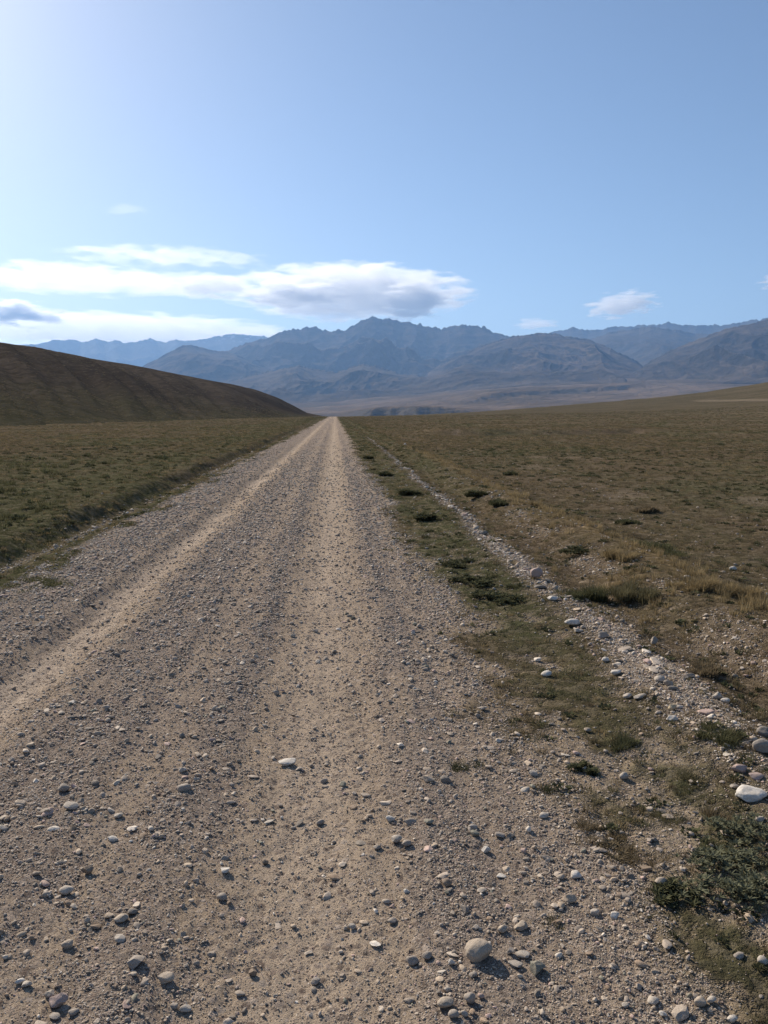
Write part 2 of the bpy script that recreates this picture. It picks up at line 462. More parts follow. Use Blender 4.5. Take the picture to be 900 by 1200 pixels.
# ------------------------------------------------------------------ ground, road, left hill: one continuous sheet, cut by what it is
def build_ground():
    fine = np.arange(R(-27), R(33), .0030)
    coarse_r = np.arange(R(33), R(180), .03); coarse_l = np.arange(R(-180), R(-27), .03)
    az = np.concatenate([coarse_l, fine, coarse_r, [math.pi]])
    r = [.25]
    while r[-1] < 9500:
        q = r[-1]
        k = .0062 if 1.8 < q < 9 else (.010 if q < 60 and q >= 9 else (.02 if q < 2000 else .012))
        if q < 1.8: k = .04
        r.append(q * (1 + k))
    r = np.array(r)
    rr, aa = np.meshgrid(r, az, indexing='ij')
    x = (rr * np.sin(aa)).ravel(); y = (rr * np.cos(aa)).ravel()
    z = height(x, y)
    P = np.stack([x, y, z], 1)
    nrow, ncol = len(r), len(az)
    N = grid_normals(P, nrow, ncol)
    Z = zones(x, y)
    d = rr.ravel(); a = aa.ravel()
    far = sm(900, 1500, d)
    Fh = np.interp(a, hill_az, hill_F)
    on_hill = (a < AZ0) & (a > -2.0)
    th = np.where(on_hill, (d - Fh) / 60, -1)
    foot = 1 - sm(-.2, 1.6, th + .8 * fbm(x / 30, y / 30, 301, 3))
    at = dict(gravel=Z['gravel'], pale=Z['pale'], grass=Z['grass'], green=Z['green'], yellow=Z['yellow'], track=Z['track'], far=far, afar=.85 * sm(150, 420, d), foot=np.clip(foot, 0, 1))

    def cellv(v): return v.reshape(nrow, ncol)[:-1, :-1].ravel()
    xc, yc, dc, ac, thc = cellv(x), cellv(y), cellv(d), cellv(a), cellv(th)
    isroad = (xc > -3.1) & (xc < .98) & (yc > -60) & (dc < 430)
    ishill = (thc > 0) & (dc < 1200) & ~isroad
    isfar = (dc >= 1150) & ~ishill
    rest = ~(isroad | ishill | isfar)
    mg = mat_ground()
    o = mesh_from_grid('ground', P, nrow, ncol, mg, rest, at, N); setp(o, 'brown and olive steppe plain on both sides of the track', kind='structure')
    o = mesh_from_grid('road', P, nrow, ncol, mg, isroad, at, N); setp(o, 'straight gravel and sand track running to the horizon', kind='structure')
    o = mesh_from_grid('hill', P, nrow, ncol, mat_hill(), ishill, at, N); setp(o, 'long smooth brown hill with faint gullies left of the track', kind='structure')
    o = mesh_from_grid('valley', P, nrow, ncol, mg, isfar, at, N); setp(o, 'hazy valley floor and terraces below the mountains', kind='structure')


build_ground()


# ------------------------------------------------------------------ mountains
def mountain(name, label, sil, dist, foot, back, mat, spur=(1400, .38), seed=1, jag=.0012, pw=1.25, step=.0008, rows=150):
    xs = [s[0] for s in sil]
    saz, ssl = table(sil)
    az = np.arange(saz[0], saz[-1], step)
    sl0 = np.interp(az, saz, ssl)
    sl0 = np.convolve(np.pad(sl0, 5, mode='edge'), np.ones(11) / 11, 'valid')
    sl = np.interp(az, saz, ssl) + jag * 1.3 * fbm(az * 110, az * 0 + seed, seed * 7 + 1, 2, .6) + jag * .6 * fbm(az * 320, az * 0 + seed, seed * 7 + 5, 2, .6)
    sl = sl + jag * .5 * (ridged(az * 60, az * 0 + seed, seed + 3, 3) - .5)
    C = np.interp(az, saz, np.array(dist, float)); Fo = np.interp(az, saz, np.array(foot, float))
    C = C * (1 + .03 * fbm(az * 22, az * 0, seed + 11, 3))
    t = np.concatenate([np.linspace(0, 1, rows), 1 + np.linspace(0, 1, 26)[1:]])
    T, A = np.meshgrid(t, az, indexing='ij')
    Cg = C[None]; Fg = Fo[None]
    D = np.where(T <= 1, Fg + (Cg - Fg) * T, Cg + (T - 1) * back)
    X = D * np.sin(A); Y = D * np.cos(A)
    zc = CAM_H + C[None] * sl[None]
    zf = far_floor(np.minimum(D, 12000), A, X, Y)
    zf0 = np.where(T <= 1, zf, -100)
    Tc = np.clip(T, 0, 1)
    sc = spur[0]
    wx = X + 500 * fbm(X / 2500, Y / 2500, seed + 21, 2); wy = Y + 500 * fbm(X / 2500, Y / 2500, seed + 23, 2)
    rd = ridged(wx / (sc * 1.25), wy / (sc * 2.0), seed + 31, 5, .44) - .5 + .35 * fbm(wx / (sc * 2.2), wy / (sc * 2.2), seed + 35, 2)
    sb = sl0 - .0007
    zj = CAM_H + C[None] * sb[None]
    crest = sm(.975, 1.0, Tc)
    zcr = zc; zc = zj * (1 - crest) + zcr * crest
    P = Tc ** (pw + .35)
    env = np.clip(np.sin(np.pi * Tc), 0, 1) ** 1.05
    z = zf0 + (zc - zf0) * P + (zc - zf0) * spur[1] * rd * env
    z = np.where(T > 1, zc - (zc + 60) * sm(1, 2, T) * .95 + (zc * .15) * rd * (T - 1), z)
    cap = CAM_H + D * (sb[None] * (1 - crest) + sl[None] * crest - .0003)
    kk = np.maximum(D * .0012, 1.); ex = (cap - z) / kk
    z = np.where(T < 1, cap - kk * np.logaddexp(0, np.clip(ex, -40, 40)) - np.maximum(ex - 40, 0) * kk + .0 , z)
    # first row buried
    z = z - 60 * (1 - sm(0, .03, T)) + 0
    ends = np.minimum(sm(0, .012, A - az[0]), sm(0, .012, az[-1] - A))
    z = zf0 - 40 + (z - zf0 + 40) * ends
    Pm = np.stack([X.ravel(), Y.ravel(), z.ravel()], 1)
    o = mesh_from_grid(name, Pm, len(t), len(az), mat, None, None, grid_normals(Pm, len(t), len(az)))
    setp(o, label, kind='structure')
    return o


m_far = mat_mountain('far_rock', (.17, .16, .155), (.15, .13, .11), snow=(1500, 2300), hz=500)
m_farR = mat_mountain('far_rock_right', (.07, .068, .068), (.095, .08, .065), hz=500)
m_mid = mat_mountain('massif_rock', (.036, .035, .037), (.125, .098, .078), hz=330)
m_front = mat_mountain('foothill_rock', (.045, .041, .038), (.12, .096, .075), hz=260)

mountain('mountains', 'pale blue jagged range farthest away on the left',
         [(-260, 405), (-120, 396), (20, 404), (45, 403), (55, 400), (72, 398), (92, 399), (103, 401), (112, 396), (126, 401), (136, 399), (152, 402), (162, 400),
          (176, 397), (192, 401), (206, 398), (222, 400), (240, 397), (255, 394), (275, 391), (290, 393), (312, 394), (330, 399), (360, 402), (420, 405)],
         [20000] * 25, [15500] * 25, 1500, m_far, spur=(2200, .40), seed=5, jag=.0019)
mountain('mountains', 'grey blue ridge behind the pass on the right',
         [(540, 405), (570, 396), (590, 393.5), (605, 395), (625, 393), (640, 391), (655, 387), (672, 384), (690, 387), (702, 386), (712, 384), (722, 382.5), (738, 383),
          (752, 380), (770, 381), (782, 377.5), (800, 381), (822, 381), (845, 381), (862, 379), (880, 375), (905, 372), (960, 366), (1100, 372), (1250, 390)],
         [15500] * 25, [11500] * 25, 1600, m_farR, spur=(1700, .34), seed=9, jag=.0018)
mountain('mountains', 'steep blue shoulder closing the pass on the right',
         [(630, 440), (660, 420), (690, 398), (712, 390), (735, 386), (760, 382.5), (780, 385), (800, 388), (815, 391), (830, 391), (860, 398), (900, 405), (1000, 420)],
         [12500] * 13, [8800] * 13, 1200, m_farR, spur=(1500, .36), seed=14, jag=.0012)
mountain('mountains', 'big rocky massif with the highest peak in the middle',
         [(225, 432), (245, 420), (262, 412), (285, 403), (300, 399), (312, 397), (325, 390), (338, 387), (350, 384.5), (366, 383), (378, 386.5), (390, 387.5), (402, 387), (414, 381),
          (424, 376), (437, 370.5), (446, 374), (458, 373.5), (470, 377), (486, 379), (500, 382.5), (518, 385), (532, 382), (546, 380), (562, 382.5), (578, 388), (592, 393),
          (612, 398), (650, 406), (700, 420), (760, 440)],
         [11500, 11700] + [12000] * 29, [7600] * 20 + [7600] * 11, 1500, m_mid, spur=(1700, .78), seed=23, jag=.0026, pw=1.5)
mountain('mountains', 'dark spur dropping right to the mouth of the pass',
         [(490, 440), (530, 420), (570, 403), (600, 394), (622, 391.5), (642, 390), (655, 391.5), (668, 395), (685, 396.5), (700, 401), (715, 408), (730, 415), (742, 421),
          (752, 427), (760, 433), (768, 441)],
         [9200] * 4 + [9000] * 6 + [8600] * 6, [6500] * 16, 1300, m_mid, spur=(1200, .72), seed=31, jag=.0018, pw=1.3)
mountain('mountains', 'blue conical hill in front of the left range',
         [(95, 470), (130, 448), (165, 430), (185, 420), (203, 410), (215, 404.5), (224, 404), (236, 407), (250, 411), (262, 411.5), (275, 415), (300, 424), (340, 440), (390, 462)],
         [10500] * 14, [7600] * 14, 1100, m_mid, spur=(1200, .36), seed=37, jag=.0008, pw=1.1)
mountain('mountains', 'low rounded foothills below the central massif',
         [(190, 470), (230, 458), (270, 446), (300, 438), (330, 432), (350, 428), (370, 433), (395, 436), (410, 430), (425, 426), (445, 430), (470, 438), (500, 441),
          (520, 436), (548, 424), (565, 428), (590, 433), (620, 430), (650, 433), (680, 430), (705, 431), (725, 439), (745, 448)],
         [8300] * 23, [5600] * 23, 1500, m_front, spur=(900, .72), seed=43, jag=.0022, pw=1.0)
mountain('mountains', 'dark mountainside rising out of frame on the right',
         [(690, 462), (720, 447), (742, 436), (760, 425), (775, 416), (790, 409), (806, 402), (822, 396), (838, 390), (855, 384), (870, 381), (885, 378), (900, 374), (940, 360), (1020, 345), (1200, 350)],
         [8200] * 16, [5600] * 16, 1500, m_front, spur=(1000, .68), seed=51, jag=.0013, pw=1.35)

# ------------------------------------------------------------------ stones
def ico(sub):
    bm = bmesh.new(); bmesh.ops.create_icosphere(bm, subdivisions=sub, radius=1)
    v = np.array([p.co[:] for p in bm.verts]); f = np.array([[q.index for q in p.verts] for p in bm.faces]); bm.free()
    return v, f


ICO = {s: ico(s) for s in (1, 2, 3, 4)}


def stone_mesh(name, sub, cuts, round_, dims, seed, mat):
    rg = np.random.default_rng(seed)
    v, f = ICO[sub]; v = v.copy()
    for k in range(cuts):
        n = rg.normal(size=3); n /= np.linalg.norm(n)
        dist = rg.uniform(.45, .82) + round_ * .2
        q = v @ n
        over = np.maximum(q - dist, 0)
        v = v - np.outer(over * (.97 - .35 * round_), n)
    for fr, am in ((1.3, .16), (3.0, .07), (7.5, .03)):
        ph = rg.uniform(0, 9, 3)
        s = np.sin(v[:, 0] * fr * 1.7 + ph[0] + 1.3 * np.sin(v[:, 1] * fr + ph[1])) * np.cos(v[:, 1] * fr * 1.5 + ph[1] + np.sin(v[:, 2] * fr * 1.2)) + .5 * np.sin(v[:, 2] * fr * 2.1 + ph[2])
        v = v * (1 + am * s[:, None] * (1 - .4 * round_))
    v = v / np.abs(v).max(0) * np.array(dims)
    me = bpy.data.meshes.new(name)
    me.from_pydata(v.tolist(), [], f.tolist())
    me.polygons.foreach_set('use_smooth', np.ones(len(f), bool))
    if sub <= 2 and round_ < .5:
        me.polygons.foreach_set('use_smooth', np.zeros(len(f), bool))
    if round_ < .6 and sub >= 3:
        me.set_sharp_from_angle(angle=R(22))
    me.materials.append(mat)
    return me


def mat_stone(name, instanced):
    m, t, bs, out = material(name)
    tc = t.new('ShaderNodeTexCoord').outputs['Object']
    if instanced:
        base = t.attr('tint', 'INSTANCER').outputs['Color']
        pos = t.new('ShaderNodeNewGeometry').outputs['Position']
        n = t.noise(pos, 60, 4, .65).outputs['Fac']; n2 = t.noise(pos, 420, 2, .7).outputs['Fac']
    else:
        base = t.new('ShaderNodeObjectInfo').outputs['Color']
        pos = t.new('ShaderNodeNewGeometry').outputs['Position']
        n = t.noise(pos, 38, 6, .65).outputs['Fac']; n2 = t.noise(pos, 330, 4, .75).outputs['Fac']
    c = t.mix(t.range(n, .38, .68), base, t.mix(.5, base, (.36, .29, .215)))
    dk = t.new('ShaderNodeMix', data_type='RGBA', blend_type='MULTIPLY')
    t.put(dk.inputs[0], t.range(n2, .5, .34, 0, .8)); t.put(dk.inputs[6], c); t.put(dk.inputs[7], (.5, .47, .45))
    c2 = t.mix(t.range(n2, .56, .7, 0, .5), dk.outputs[2], t.mix(.5, base, (.75, .71, .66)))
    t.put(bs.inputs['Base Color'], c2)
    bs.inputs['Roughness'].default_value = .78; bs.inputs['Specular IOR Level'].default_value = .2
    bp = t.new('ShaderNodeBump'); bp.inputs['Strength'].default_value = .6; bp.inputs['Distance'].default_value = 1
    t.put(bp.inputs['Height'], t.math('ADD', t.math('MULTIPLY', n2, .0016), t.math('MULTIPLY', n, .005)))
    t.l.new(bp.outputs[0], bs.inputs['Normal'])
    return m


M_STONE = mat_stone('stone', False)
M_PEBBLE = mat_stone('pebble', True)

COLOURS = {   # linear albedo
    'white': (.60, .56, .50), 'pale': (.44, .39, .33), 'grey': (.31, .272, .235), 'dark grey': (.16, .146, .132),
    'beige': (.39, .325, .255), 'pinkish': (.40, .30, .27), 'greenish': (.20, .205, .165), 'brown': (.22, .165, .12), 'yellowish': (.47, .38, .24),
}


def ground_hit(px, py):
    d = ray(px, py)
    t = 1.6 / -d[2]
    for k in range(30):
        p = d * t
        z = float(height(np.array([p[0]]), np.array([p[1]]))[0])
        t += .7 * ((CAM_H - z) / -d[2] - t)
    return d[0] * t, d[1] * t, t     # depth along the view axis = t


placed = []     # (x, y, radius) of hand-placed stones


def put_stone(name, mesh, x, y, half, rotz, tint, label, cat, group, tilt=(0, 0), sink=.3):
    o = bpy.data.objects.new(name, mesh); COL.objects.link(o)
    z = float(height(np.array([x]), np.array([y]))[0])
    o.location = (x, y, z + half * (1 - 2 * sink))
    o.rotation_euler = (tilt[0], tilt[1], rotz)
    o.color = (*tint, 1)
    setp(o, label, cat, group)
    return o


# px, py, width px, height/width, roundness, colour, label
HAND = [
    (560, 1120, 34, .62, 1, 'beige', 'large smooth beige rounded stone near the bottom, biggest on the sand track'),
    (628, 1139, 22, .7, 0, 'greenish', 'grey-green angular stone casting a dark shadow right of the large beige stone'),
    (612, 1120, 18, .35, .5, 'pale', 'flat pale stone just above the grey-green angular stone'),
    (604, 1131, 17, .3, .5, 'pale', 'flat pale stone between the large beige stone and the grey-green one'),
    (599, 1117, 10, .7, 0, 'grey', 'small grey upright stone right beside the flat pale pair'),
    (611, 1088, 17, .6, .2, 'beige', 'beige angular stone above the flat pale pair, dark shadow at its right'),
    (589, 1091, 12, .8, .6, 'beige', 'small upright beige stone above the large rounded stone'),
    (483, 1129, 15, .75, 1, 'grey', 'round grey stone left of the large beige stone'),
    (501, 1122, 13, .6, .7, 'grey', 'small grey stone between the round grey one and the large beige one'),
    (529, 1131, 9, .9, .3, 'white', 'small whitish blue chip left of the large beige stone'),
    (522, 1179, 20, .55, .8, 'beige', 'broad beige stone at the left of the bottom trio'),
    (550, 1174, 14, 1.0, 1, 'grey', 'rounded grey upright stone at the right of the bottom trio'),
    (531, 1192, 14, .7, 1, 'grey', 'rounded grey stone at the bottom edge below the trio'),
    (544, 1190, 9, .8, .9, 'pale', 'small round pale stone at the bottom edge under the upright grey one'),
    (554, 1144, 11, .5, .6, 'grey', 'small grey stone just below the large beige stone'),
    (524, 1161, 10, .5, .4, 'pale', 'small pale stone above the bottom trio'),
    (675, 1028, 13, .65, .9, 'white', 'smooth whitish stone with shadow left of the dry tufts'),
    (697, 1072, 11, .8, 1, 'pale', 'round pale stone, left of a close pair'),
    (720, 1076, 12, .75, .5, 'white', 'chalky white stone, right of a close pair'),
    (774, 1037, 16, .65, 1, 'beige', 'smooth rounded stone at the left foot of the big green plant'),
    (524, 1037, 13, .65, .5, 'brown', 'brownish stone with a shadow on open sand above the bottom stones'),
    (587, 1028, 12, .35, .6, 'white', 'flat whitish stone alone on sand'),
    (476, 1046, 9, .6, .4, 'white', 'small whitish chip on the middle sand track'),
    (460, 1081, 12, .5, .7, 'grey', 'low grey stone at the left of the bottom stones'),
    (625, 908, 11, .6, .6, 'pale', 'pale stone above the dry tufts right of the track'),
    (637, 957, 12, .5, .7, 'pale', 'low pale stone at the edge of the dry turf'),
    (731, 912, 11, .8, .8, 'pale', 'pale round stone behind a dark green tuft'),
    (878, 935, 35, .42, .7, 'white', 'large chalk-white elongated stone at the right edge'),
    (893, 881, 22, .8, .9, 'grey', 'big rounded grey stone at the right edge above the white one'),
    (895, 862, 20, .6, .9, 'dark grey', 'dark grey stone highest at the right edge'),
    (866, 904, 19, .6, .7, 'pinkish', 'pinkish stone left of the row above the big white one'),
    (885, 911, 18, .4, .6, 'pinkish', 'flat pink stone directly above the big white one'),
    (860, 923, 11, .5, .6, 'grey', 'small grey stone left above the big white one'),
    (889, 962, 14, .6, .7, 'pale', 'pale stone below the big white stone, above the green plant'),
    (765, 1175, 15, .5, .8, 'pale', 'oval pale stone low in the right bottom corner area'),
    (820, 1177, 15, .7, .9, 'beige', 'round beige stone, left of a touching pair bottom right'),
    (834, 1174, 12, .6, .8, 'pale', 'pale stone, right of a touching pair bottom right'),
    (894, 1128, 13, .7, .9, 'pale', 'rounded pale stone under the big green plant at the right edge'),
    (866, 1121, 13, .5, .4, 'grey', 'flat grey stone under the big green plant'),
    (777, 1190, 9, .8, .7, 'white', 'small white stone near the bottom edge right of centre'),
    (859, 1196, 14, .6, .6, 'white', 'white stone touching the bottom edge at the right'),
    (733, 1180, 9, .7, .7, 'pale', 'small round pale stone near the bottom, right of centre'),
    (457, 962, 12, .7, .9, 'white', 'round white stone in the middle of the track'),
    (464, 986, 14, .6, .6, 'pale', 'pale stone below the round white stone of the middle track'),
    (477, 991, 12, .7, .8, 'grey', 'grey stone with shadow, touching a pale one in mid track'),
    (501, 915, 16, .5, .6, 'beige', 'low beige stone with a dark one at its right'),
    (522, 917, 13, .7, .5, 'dark grey', 'dark stone in a shadow right of a low beige one'),
    (557, 979, 12, .6, .5, 'greenish', 'greenish dark stone right of the middle track'),
    (586, 980, 13, .5, .6, 'grey', 'grey stone with dark shadow near the turf edge'),
    (569, 999, 12, .7, .6, 'white', 'pale blue-white stone near the turf edge'),
    (502, 964, 12, .4, .3, 'greenish', 'flat dark green-grey stone on the track'),
    (555, 971, 13, .45, .4, 'grey', 'grey slab just above the greenish dark stone'),
    (336, 895, 21, .28, .5, 'white', 'flat white slab alone on the middle sand lane'),
    (216, 926, 17, .6, 1, 'grey', 'smooth grey egg-shaped stone on the left gravel band'),
    (214, 904, 10, .8, .4, 'pale', 'small pale stone just above the grey egg-shaped one'),
    (74, 927, 14, .7, .7, 'grey', 'grey stone at the far left gravel, highest of its cluster'),
    (82, 946, 20, .3, .5, 'pale', 'flat pale stones pressed in the left gravel'),
    (132, 985, 14, .45, .7, 'white', 'flat white pebble on sand left of the gravel stripe'),
    (139, 957, 11, .5, .5, 'pale', 'narrow pale stone on sand above the flat white pebble'),
    (261, 1054, 14, .6, 1, 'grey', 'smooth oval grey stone on sand, left of centre'),
    (264, 1021, 13, .35, .3, 'white', 'crumbly white stone above the smooth oval grey one'),
    (78, 1046, 17, .55, .8, 'pale', 'broad pale stone with a dark shadow at the left'),
    (80, 1110, 16, .6, .8, 'beige', 'beige stone lower left with a pebble on its back'),
    (159, 1131, 19, .8, 0, 'grey', 'blocky grey stone in the lower gravel stripe'),
    (195, 1149, 20, .5, .6, 'beige', 'beige wedge stone with dark shadow right of the blocky one'),
    (68, 1178, 24, .65, .1, 'pinkish', 'pinkish block at the bottom left, largest of its cluster'),
    (58, 1167, 14, .6, .2, 'grey', 'grey stone leaning behind the pinkish block'),
    (64, 1193, 14, .4, .5, 'grey', 'grey flat stone at the bottom edge under the pinkish block'),
    (141, 1102, 14, .5, .7, 'pale', 'pale stone beside the gravel stripe, lower left'),
    (142, 1078, 16, .5, .6, 'beige', 'beige stone touching a dark one in the gravel stripe'),
    (156, 1071, 13, .6, .4, 'dark grey', 'dark stone behind a beige one in the gravel stripe'),
    (297, 1143, 11, .9, .4, 'brown', 'upright brown stone on sand left of centre near the bottom'),
    (370, 1153, 12, .7, .5, 'grey', 'grey stone alone near the bottom centre'),
    (218, 1185, 15, .6, .8, 'pale', 'pale round stone at the bottom of the gravel stripe'),
    (205, 1181, 11, .6, .8, 'grey', 'grey stone touching a pale round one at the bottom left'),
    (23, 1152, 12, .6, .6, 'white', 'white stone, left of a pair at the lower left edge'),
    (32, 1155, 12, .5, .6, 'pale', 'pale stone, right of a pair at the lower left edge'),
    (102, 1023, 15, .8, .2, 'brown', 'dark brown clod-like stone in the left gravel'),
    (413, 1088, 10, .7, .6, 'pale', 'pale pebble near the bottom centre sand lane'),
    (376, 966, 11, .6, .7, 'grey', 'grey pebble on the centre lane'),
    (442, 995, 10, .6, .5, 'grey', 'small grey stone right of the centre lane'),
    (87, 1188, 13, .6, .8, 'grey', 'round grey stone right of the pinkish block'),
    (310, 1012, 9, .7, .4, 'brown', 'small brown stone right of the crumbly white one'),
    (629, 678, 15, .95, .3, 'pinkish', 'pink upright boulder, tallest in the stony strip'),
    (634, 690, 16, .35, .4, 'dark grey', 'flat dark stone right below the pink upright boulder'),
    (648, 703, 13, .45, .6, 'white', 'white stone below the pink boulder in the stony strip'),
    (671, 732, 20, .45, .6, 'white', 'largest white flat stone in the middle of the stony strip'),
    (706, 747, 15, .55, .5, 'grey', 'grey stone in the stony strip right of the white flat one'),
    (677, 740, 12, .4, .5, 'pale', 'pale stone under the largest white flat stone of the strip'),
    (641, 792, 14, .55, .9, 'white', 'white oval stone alone left of the stony strip'),
    (766, 756, 9, 1.3, .5, 'grey', 'blue-grey upright stone in brown grass right of the strip'),
    (841, 818, 13, .65, .8, 'pale', 'pale stone, left of two touching ones in grass'),
    (850, 823, 11, .6, .7, 'white', 'white stone, right of two touching ones in grass'),
    (773, 798, 13, .6, .7, 'pale', 'pale stone at the left end of the strip cluster'),
    (783, 804, 11, .8, .5, 'grey', 'grey stone in the middle of the strip cluster'),
    (788, 809, 11, .6, .5, 'dark grey', 'dark stone at the right end of the strip cluster'),
    (788, 832, 10, 1.0, .4, 'yellowish', 'upright yellow-ochre stone below the strip cluster'),
    (722, 790, 14, .45, .6, 'white', 'white flat stone left of the strip cluster'),
    (709, 775, 10, .6, .7, 'white', 'small white round stone in the strip above the flat one'),
    (750, 818, 16, .4, .5, 'pale', 'broad pale slab in the strip below the cluster'),
    (735, 817, 11, .5, .5, 'pale', 'pale stone left of the broad slab in the strip'),
    (788, 844, 14, .5, .6, 'white', 'white stone below the upright yellow-ochre one'),
    (859, 668, 9, .6, .8, 'white', 'white stone alone in the brown field, farthest right'),
    (805, 678, 8, .6, .7, 'pale', 'pale stone in the field just beyond the yellow grass'),
    (897, 699, 7, .8, .5, 'white', 'tiny white stone in the field at the right edge'),
    (567, 627, 12, .5, .5, 'dark grey', 'blue-dark flat stone in the far part of the stony strip'),
    (475, 522, 4, .8, .5, 'white', 'white marker stone far away right of the road'),
    (689, 857, 9, .6, .6, 'beige', 'beige stone in thin grass left of the strip, below its cluster'),
]


def nm_for(rnd, hw):
    return 'stone'


i = 0
for (px, py, w, hw, rnd, cname, label) in HAND:
    x, y, dep = ground_hit(px, py)
    size = w * dep / F_PX
    hx = size * .52; hz = size * hw * .52
    tall = hw > .85
    hy = hx * random.uniform(.68, .9)
    jit = 1 + (random.random() - .5) * .16
    tint = tuple(v * jit for v in COLOURS[cname])
    me = stone_mesh('stone', 4 if w > 18 else 3, 6 + int((1 - rnd) * 11), rnd * .85, (hx, hy, hz), 500 + i, M_STONE)
    put_stone('stone', me, x, y, hz, -YAW + random.uniform(-.25, .25), tint, label, 'stone', 'loose stones along the track', (random.uniform(-.12, .12), random.uniform(-.12, .12)), .16 if not tall else .12)
    placed.append((x, y, hx))
    i += 1
placed = np.array(placed)

# --- random stones, size by power law; the largest in view become objects, the rest gravel
def in_view(x, y, margin=.03):
    az = np.arctan2(x, y) - YAW
    return (np.abs(az) < math.atan(450 / F_PX) + margin) & (y > 1.2)


def scatter_stones():
    out = []
    # rings in distance
    r0 = 1.75
    az_lo, az_hi = R(-25.5), R(32.5)
    while r0 < 130:
        r1 = r0 * 1.12
        if r1 > 130: r1 = 130
        area = .5 * (r1 * r1 - r0 * r0) * (az_hi - az_lo)
        smin = max(.0032, .0014 * r0 if r0 < 12 else .0018 * r0)
        dens = 2700 * (.01 / smin) ** 2.25           # per m2 at gravel = 1
        n = int(dens * area * 1.25)
        n = min(n, 220000)
        kd = n / (dens * area)
        r = np.sqrt(rng.uniform(r0 * r0, r1 * r1, n)); a = rng.uniform(az_lo, az_hi, n)
        x = r * np.sin(a); y = r * np.cos(a)
        Z = zones(x, y)
        clump = sm(-.35, .55, fbm(x / .16, y / .22, 205, 3))
        p = .38 * (Z['road'] > .3) * (.4 + clump) + .92 * Z['gravel'] ** 1.3 * (.3 + 1.0 * clump) + .95 * Z['pale'] ** 1.1
        verge = sm(.5, .9, x) * (1 - sm(3.4, 4.5, x)) * (1 - Z['grass'])
        p = p * (1 - .75 * Z['track'])
        p = p + .5 * verge + .018 * (Z['grass'] > .5) * sm(-4.5, -3, x) * (1 - sm(4, 9, x))
        keep = rng.random(n) < p / kd * 1.0
        x = x[keep]; y = y[keep]; pale = Z['pale'][keep]; gr = Z['gravel'][keep]
        s = smin * (1 - rng.random(len(x))) ** (-1 / 2.75)
        s = np.where((s > .055) & (pale < .4), .055 * rng.uniform(.4, 1, len(s)), s)
        s = np.where((pale > .3) & (y > 5), s * rng.uniform(.85, 1.15, len(s)), s)
        s = np.minimum(s, .10)
        out.append(np.stack([x, y, s, pale, gr], 1))
        r0 = r1
    return np.concatenate(out)


S = scatter_stones()
# keep clear of the hand-placed ones
big = S[:, 2] > .012
ok = np.ones(len(S), bool)
for (hx_, hy_, hr_) in placed:
    dd = np.hypot(S[:, 0] - hx_, S[:, 1] - hy_)
    ok &= dd > (hr_ * .95 + S[:, 2] * .3)
S = S[ok]
print('stones', len(S))

PAL = [('grey', .38), ('beige', .20), ('pale', .15), ('dark grey', .08), ('brown', .06), ('pinkish', .07), ('white', .045), ('greenish', .015)]
names = [p[0] for p in PAL]; pr = np.array([p[1] for p in PAL]); pr /= pr.sum()
ci = rng.choice(len(PAL), len(S), p=pr)
inpale = (S[:, 3] > .25) & (rng.random(len(S)) < .6)
ci[inpale] = rng.choice([names.index('pale'), names.index('white'), names.index('pinkish'), names.index('beige')], inpale.sum(), p=[.42, .28, .12, .18])
C3 = np.array([COLOURS[n] for n in names])[ci] * rng.uniform(.8, 1.45, (len(S), 1)) * np.array([1.05, 1.0, .94])

dist3 = np.hypot(np.hypot(S[:, 0], S[:, 1]), CAM_H)
app = np.where(in_view(S[:, 0], S[:, 1], -.01) & (S[:, 0] > -3.6) & (S[:, 1] > 2.05), S[:, 2] / dist3, 0)
N_IND = 300 - len(HAND)
top = np.argsort(-app)[:N_IND]
mask_ind = np.zeros(len(S), bool); mask_ind[top] = True

VAR = [stone_mesh('stone', 3, 9 + k % 6, [0, .0, .8][k % 3], (.5, random.uniform(.32, .46), random.uniform(.14, .27)), 900 + k, M_STONE) for k in range(14)]
used_labels = {}


def where_words(x, y):
    v = np.array([x, y, -CAM_H]); c = CAM_R.T @ v
    px = 450 + F_PX * c[0] / -c[2]; py = 600 - F_PX * c[1] / -c[2]
    colw = ['at the far left', 'in the left third', 'left of centre', 'near the centre', 'right of centre', 'in the right third', 'at the far right'][int(min(6, max(0, px / 900 * 7)))]
    roww = 'distance' if py < 640 else ('middle distance' if py < 760 else ('upper foreground' if py < 880 else
            ('foreground' if py < 1000 else ('near foreground' if py < 1100 else 'near bottom edge'))))
    return colw, roww


for k in top:
    x, y, s, pale, gr = S[k]
    v = int(rng.integers(len(VAR)))
    me = VAR[v]
    o = bpy.data.objects.new('stone', me); COL.objects.link(o)
    z = float(height(np.array([x]), np.array([y]))[0])
    fl = rng.uniform(.75, 1.15)
    o.scale = (s, s, s * fl)
    dimz = max(abs(c.co.z) for c in me.vertices) * s * fl
    o.location = (x, y, z + dimz * .55)
    o.rotation_euler = (rng.uniform(-.25, .25), rng.uniform(-.25, .25), rng.uniform(0, 6.28))
    o.color = (*C3[k], 1)
    colw, roww = where_words(x, y)
    zone = 'in the stony strip' if pale > .3 else ('in the gravel band' if gr > .45 else ('on sandy track' if x < 1.0 else 'among the verge grass'))
    shape = ['angular', 'chipped', 'smooth'][v % 3]
    sz = 'larger' if s / dist3[k] > .0125 else 'small'
    label = f'{sz} {names[ci[k]]} {shape} stone {zone} {colw}, {roww}'
    setp(o, label, 'stone', 'loose stones along the track')


